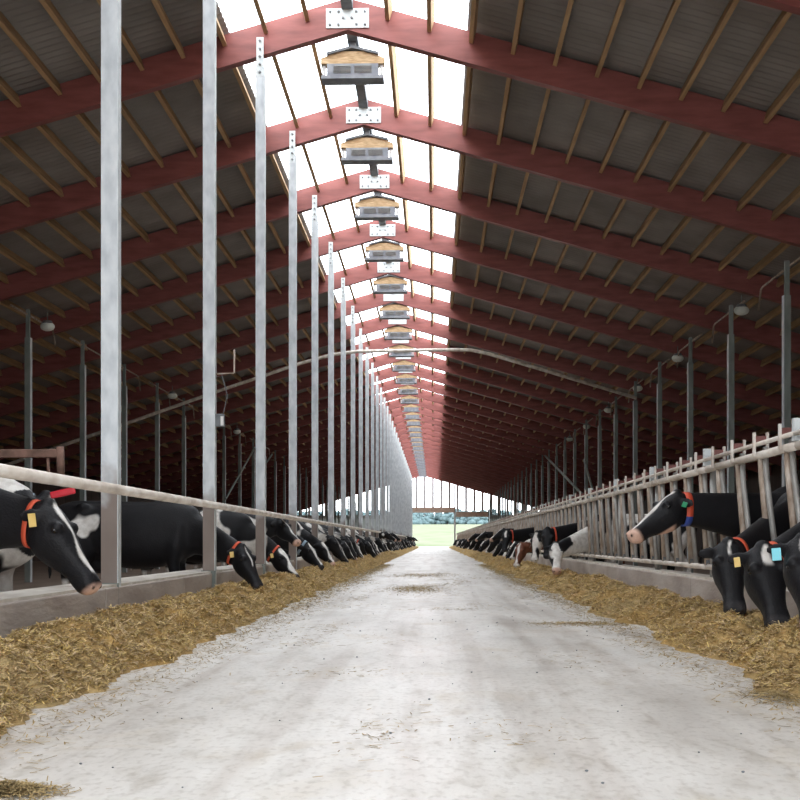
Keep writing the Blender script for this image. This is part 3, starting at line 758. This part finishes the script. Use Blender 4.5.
def make_cow(name, base, rz, poll, muz, coat, label, vox=.015, collar=None, tags=None, hs=.96, group=None, world=True, eyes=True):
    """poll/muz in world space when world"""
    r = Matrix.Rotation(rz, 4, 'Z'); B = Matrix.Translation(base) @ r
    if world: pl, mu = B.inverted() @ Vector(poll), B.inverted() @ Vector(muz)
    else: pl, mu = Vector(poll), Vector(muz)
    me, f = cow_geo(pl, mu, vox, coat, hs)
    o = link(name, me, None, base); o.rotation_euler = (0,0,rz)
    tag(o, label, 'cow', group)
    u,v,w,p = f['u'],f['v'],f['w'],f['poll']
    if eyes:
        for s in (-1,1):
            e = ellipsoid(MB(), p+u*.158*hs+v*.0*hs+w*s*.112*hs, (.021*hs,)*3, 10, 8).build('eye','eye',o)
    if collar:
        c = band_mesh(f, collar.get('w',.05), mats=collar['mats'], split=collar.get('split')); co_ = link('collar', c, o)
        sd = co_.modifiers.new('s','SOLIDIFY'); sd.thickness = .006
        co_['label'] = collar['label']
    for tg in (tags or []):
        s, mat, size, lab = tg
        dr = (w*s*.84-v*.46-u*.20).normalized(); nn = (v*.75+u*.45); nn = (nn-dr*nn.dot(dr)).normalized(); aa = dr.cross(nn).normalized()
        if aa.z > 0: aa = -aa
        c = p+u*.02+w*s*.085*hs+v*(-.02)+dr*.085*hs+nn*.016+aa*.03
        R = Matrix((dr,aa,nn)).transposed()
        tm = MB(); tm.box(c, size, rot=R); 
        e = tm.build('ear_tag', mat, o, bevel=.004); e['label'] = lab
    return o
GZ = -.15
OR = dict(mats=('orange',), label='orange neck collar', w=.034)
# left row, nearest first
make_cow('cow', (-3.22,7.75,GZ), -.06, (-2.42,7.52,.975), (-2.10,7.44,.52), dict(seed=1,thr=.9,blaze=.024,blen=.5,muz='pink',mz=.555),
   'black cow at the near left edge with orange collar, head hanging over the curb', .013, OR, [(-1,'yellow',(.05,.085,.006),'yellow ear tag')], hs=1.0)
make_cow('cow', (-3.42,9.25,GZ), .0, (-3.02,9.3,1.10), (-2.80,9.25,.58), dict(seed=2,thr=.05,muz='pink',blaze=.03,box=[(-1.5,.42,.95,1.6)]),
   'white backed cow with a red ear tag standing behind the nearest left cow', .015, dict(mats=('pblue',),label='pale blue collar',w=.06), None)
rt = MB().box((0,0,0),(.20,.03,.055), rot=Matrix.Rotation(-.22,3,'Y')).build('ear_tag','redtag',bpy.data.objects['cow.001'],(.53,.02,1.305),bevel=.012); rt['label'] = 'long red ear tag'
make_cow('cow', (-3.22,14.9,GZ), -.02, (-2.33,14.6,.68), (-2.03,14.35,.14), dict(seed=5,thr=.55,blaze=.012,blen=.3),
   'large black cow behind the first tall post, its whole flank showing, muzzle in the silage', .014, OR, [(-1,'yellow',(.05,.07,.006),'yellow ear tag')])
make_cow('cow', (-3.2,18.9,GZ), .0, (-2.42,18.75,.62), (-2.06,18.5,.17), dict(seed=7,thr=.35,blaze=.05,blen=.6),
   'black cow with white blaze feeding just beyond the second tall post', .016, OR, [(-1,'yellow',(.05,.07,.006),'yellow ear tag')])
make_cow('cow', (-3.2,20.6,GZ), .0, (-2.62,20.5,1.12), (-2.18,20.2,.68), dict(seed=9,thr=.45,blaze=.02,muz='pink'),
   'black cow holding its head half raised with pale nose behind the third left feeding head', .016)
make_cow('cow', (-3.2,23.0,GZ), .0, (-2.42,22.9,.70), (-2.05,22.7,.22), dict(seed=11,thr=.3,blaze=.04),
   'black cow feeding past the raised head with a white forehead mark', .018, dict(mats=('pblue',),label='pale blue collar',w=.05))
make_cow('cow', (-3.2,26.0,GZ), .0, (-2.42,25.8,.72), (-2.08,25.6,.22), dict(seed=13,thr=.3,blaze=.045,muz='pink'),
   'black and white cow feeding beside the third tall post', .018)
# right row
rz = PI
make_cow('cow', (3.35,11.35,GZ), rz+.03, (2.19,11.02,1.18), (1.67,10.82,.79), dict(seed=3,thr=.9,blaze=.030,blen=.6,muz='pink',mz=.50,chin=1),
   'black cow with head held level through the headlocks, white blaze and orange and blue collar', .013, dict(mats=('orange','blue'),split=-.35,label='orange and blue neck collar',w=.065), [(1,'green',(.05,.05,.008),'green ear tag')], hs=1.0)
make_cow('cow', (3.30,10.55,GZ), rz+.0, (2.33,9.55,.73), (2.27,9.0,.09), dict(seed=4,thr=.9,blaze=.02,blen=.12),
   'black cow facing the camera with muzzle in the silage beside the level headed cow', .013, OR, [], hs=1.06)
make_cow('cow', (3.28,9.05,GZ), rz+.0, (2.33,8.55,.70), (2.34,8.0,.06), dict(seed=6,thr=.9,blaze=.025,blen=.15),
   'black cow with yellow ear tag and orange collar feeding second from the right edge', .013, OR, [(-1,'yellow',(.045,.07,.006),'yellow ear tag')], hs=1.1)
make_cow('cow', (3.28,8.1,GZ), rz+.0, (2.33,7.62,.76), (2.30,7.2,.08), dict(seed=8,thr=.5,blaze=.03,muz='pink'),
   'black cow cut off by the right edge of the photo wearing a cyan tag', .013, dict(mats=('pblue',),label='pale blue collar',w=.05), [(-1,'cyan',(.06,.08,.008),'cyan ear tag')], hs=1.0)
make_cow('cow', (3.25,21.95,GZ), rz, (2.14,21.2,.70), (2.12,20.75,.20), dict(seed=31,thr=-.05,hthr=.06,blaze=.06,muz='pink'),
   'mostly white cow with black patches feeding at the front of the farther right group', .015, hs=1.0)
make_cow('cow', (3.25,23.45,GZ), rz, (2.16,22.9,.98), (2.12,22.6,.38), dict(seed=16,thr=.6,blaze=0),
   'black cow with orange collar feeding behind the mostly white one', .016, OR)
make_cow('cow', (3.25,24.95,GZ), rz, (2.10,24.6,.92), (2.0,24.4,.28), dict(seed=17,thr=.1,hthr=.35,blaze=.06,muz='white'),
   'white faced black patched cow feeding third in the farther right group', .018)
make_cow('cow', (3.25,29.5,GZ), rz, (2.10,29.1,.68), (1.95,28.9,.20), dict(seed=18,thr=.4,brown=1,blaze=.03,muz='white'),
   'brown cow with pale muzzle feeding beyond the white faced one', .018)
make_cow('cow', (3.25,33.3,GZ), rz, (1.98,32.8,1.02), (1.86,32.5,.42), dict(seed=19,thr=.4,blaze=.03,blen=.2),
   'black cow facing the camera with a white star on its forehead', .018, OR)
# generic cows for the long rows: prototypes copied with their parts
protos = []
pz = [((.90,.05,.86),(1.22,.0,.38)), ((.78,.0,.84),(1.12,-.1,.34)), ((.95,-.06,1.0),(1.25,-.15,.52)), ((.86,.0,.90),(1.10,.16,.38)), ((1.0,.05,1.32),(1.42,.12,1.02)), ((.82,.1,.82),(1.16,.2,.36))]
ct = [dict(seed=21,thr=.45,blaze=.03), dict(seed=22,thr=.05,hthr=.3,blaze=.05,muz='pink'), dict(seed=23,thr=.6,blaze=.015), dict(seed=24,thr=.15,blaze=.07,muz='white'), dict(seed=25,thr=.4,blaze=.04,muz='pink'), dict(seed=26,thr=.3,hthr=.1,blaze=.05)]
looks = ['black cow feeding', 'black and white patched cow feeding', 'nearly all black cow with lifted muzzle', 'white faced cow feeding', 'cow with its head raised level', 'black cow with spotted face feeding']
for i in range(6):
    o = make_cow('cow', (0,0,0), 0, pz[i][0], pz[i][1], ct[i], looks[i], .024, OR if i in (3,) else None, None, .98, None, False)
    protos.append(o)
used = [False]*6; last = {}
cnt = {'l':0,'r':0}
for side, ystart in (('l', 28.8), ('r', 36.3)):
    y = ystart
    while y < YE-3:
        i = random.choices(range(6), (5,4,3,3,1.2,3))[0]
        if i == last.get(side): i = (i+1) % 6
        last[side] = i
        yy = y
        if side == 'r': yy = .1+.51+.25+round((y-.86)/.75)*.75
        near = yy < 58
        if near or not used[i]:
            src = protos[i]
            if used[i]: o = copy_tree(src)
            else: o = src; used[i] = True
        else: o = copy_tree(protos[i], deep=False)
        a = random.uniform(-.12,.12)
        if side == 'l': o.location = (-3.22+random.uniform(-.15,.02), yy, GZ); o.rotation_euler = (0,0,a-.05)
        else: o.location = (3.35+random.uniform(-.02,.1), yy, GZ); o.rotation_euler = (0,0,PI+a*.5)
        row = 'left curb' if side == 'l' else 'headlock fence'
        c = cnt[side]; cnt[side] += 1
        if c < 12 and side == 'l': tag(o, '%s, left row, %s past the third tall post' % (looks[i], ORD[c]), 'cow')
        elif c < 12: tag(o, '%s, fence row, %s past the white starred cow' % (looks[i], ORD[c]), 'cow')
        else: tag(o, 'distant cow in the packed row far along the %s' % row, 'cow', 'distant cows along the %s' % row)
        y += random.choice((.8,.95,1.1,1.3,1.6)) * (1 if y < 45 or y > 62 else 2.2) * (1.35 if side == 'r' else 1)
# ------------------------------------------------------------------ walls and far gable
struct(MB().box((XR-HW-.1,(YA+YE)/2,2.05),(.15,YE-YA,4.8)).build('wall_left','wallwood'))
struct(MB().box((XR+HW+.1,(YA+YE)/2,2.05),(.15,YE-YA,4.8)).build('wall_right','wallwood'))
g = empty('wall_back', (0,YE+.6,0)); g['kind'] = 'structure'
BZ = 4.35
m = MB()
x = XR-HW+.2
while x < XR+HW:
    z1 = zbot(x)+.1
    if z1 > 3.8: m.box((x,0,((BZ if -3<x<6.7 else 3.7)+z1)/2),(.27,.12,z1-(BZ if -3<x<6.7 else 3.7)))
    x += 1.0
m.build('mullion', 'mull', g)
MB().box((-.2,-.25,4.52),(5.3,.3,.62)).build('door_header','beam',g)
MB().box((4.65,-.25,4.0),(4.0,.3,.62)).build('door_header','beam',g)
m = MB(); m.box((-11,0,3.7),(13.5,.2,.4)); m.box((11.2,0,3.7),(8.8,.2,.4)); m.build('cross_beam','gable',g)
m = MB(); m.box((-11,0,1.7),(13.5,.06,3.6)); m.box((11.2,0,1.7),(8.8,.06,3.6)); m.build('curtain','curtain',g)
for x in (-4.3, 2.52, 6.8, 11): MB().box((x,0,zbot(x)/2),(.2,.2,zbot(x))).build('gable_post','mull',g)
# unseen near gable behind the camera, added to limit light through a wide opening
fw = empty('wall_front', (0,YA-.5,0)); fw['kind'] = 'structure'
m = MB(); OW, OH = 5.5, 5.2
m.prism([(XR-HW,-.2),(-OW,-.2),(-OW,zbot(-OW)),(XR-HW,zbot(XR-HW))], 1, -.08, .08)
m.prism([(OW,-.2),(XR+HW,-.2),(XR+HW,zbot(XR+HW)),(OW,zbot(OW))], 1, -.08, .08)
m.prism([(-OW,OH),(OW,OH),(OW,zbot(OW)),(XR,zbot(XR)),(-OW,zbot(-OW))], 1, -.08, .08)
m.build('boarding','wallwood',fw)
# ------------------------------------------------------------------ far trees
def tree(x, y, z, h, w, seed, label):
    r = empty('tree', (x,y,z)); tag(r, label, 'tree', 'hazy trees beyond the meadow')
    MB().tube([(0,0,-.3),(0,0,h*.5)], [.3,.12], 8).build('trunk','bark',r)
    m = MB(); rr = random.Random(seed)
    for i in range(44):
        q = rr.random(); rad = w*(1-q*.6)*.5
        a = rr.random()*2*PI
        c = Vector((math.cos(a)*rad*.7, math.sin(a)*rad*.7, h*(.06+.84*q)))
        n, k = 9, 6; V = []; F = []
        s0 = rad*rr.uniform(.3,.5)+.45
        for ii in range(k+1):
            th = PI*ii/k
            for jj in range(n):
                p = Vector((math.sin(th)*math.cos(2*PI*jj/n), math.sin(th)*math.sin(2*PI*jj/n), math.cos(th)*.8))
                p = p*s0*(1+.4*noise.noise(p*2.3+c)); V.append(p+c)
        for ii in range(k):
            for jj in range(n): F.append((ii*n+jj, ii*n+(jj+1)%n, (ii+1)*n+(jj+1)%n, (ii+1)*n+jj))
        m.add(V, F, 0, True)
    m.build('crown','leaf',r)
x = -84
i = 0
while x < 60:
    tree(x, YE+405+random.uniform(-4,10), 8.3, random.uniform(6.2,7.6), random.uniform(5.5,7), 100+i, 'tree coloured with blue haze in the line of trees beyond the meadow'); x += random.uniform(3.4,4.6); i += 1
# ------------------------------------------------------------------ light
w = bpy.data.worlds.new('overcast'); S.world = w; w.use_nodes = True
bg = w.node_tree.nodes['Background']; bg.inputs[0].default_value = (.93,.965,1,1); bg.inputs[1].default_value = 6.6
def portal(loc, sx, sy, rot):
    l = bpy.data.lights.new('portal','AREA'); l.shape = 'RECTANGLE'; l.size = sx; l.size_y = sy; l.cycles.is_portal = True
    o = bpy.data.objects.new('sky_portal', l); COL.objects.link(o); o.location = loc; o.rotation_euler = rot; return o
portal((XR,(YA+YE)/2,ZT+.16), SKY*2, YE-YA+1, (0,0,0))
portal((XR,YE+1.5,4.4), 34, 9, (-PI/2,0,0))
portal((0,YA-.8,2.6), 11, 5.4, (PI/2,0,0))
S.view_settings.view_transform = 'Standard'; S.view_settings.look = 'None'; S.view_settings.gamma = 1; S.view_settings.use_curve_mapping = False
S.view_settings.exposure = 0.0
S.cycles.use_denoising = True
S.cycles.max_bounces = 8; S.cycles.diffuse_bounces = 4; S.cycles.transparent_max_bounces = 8; S.cycles.caustics_reflective = False; S.cycles.caustics_refractive = False
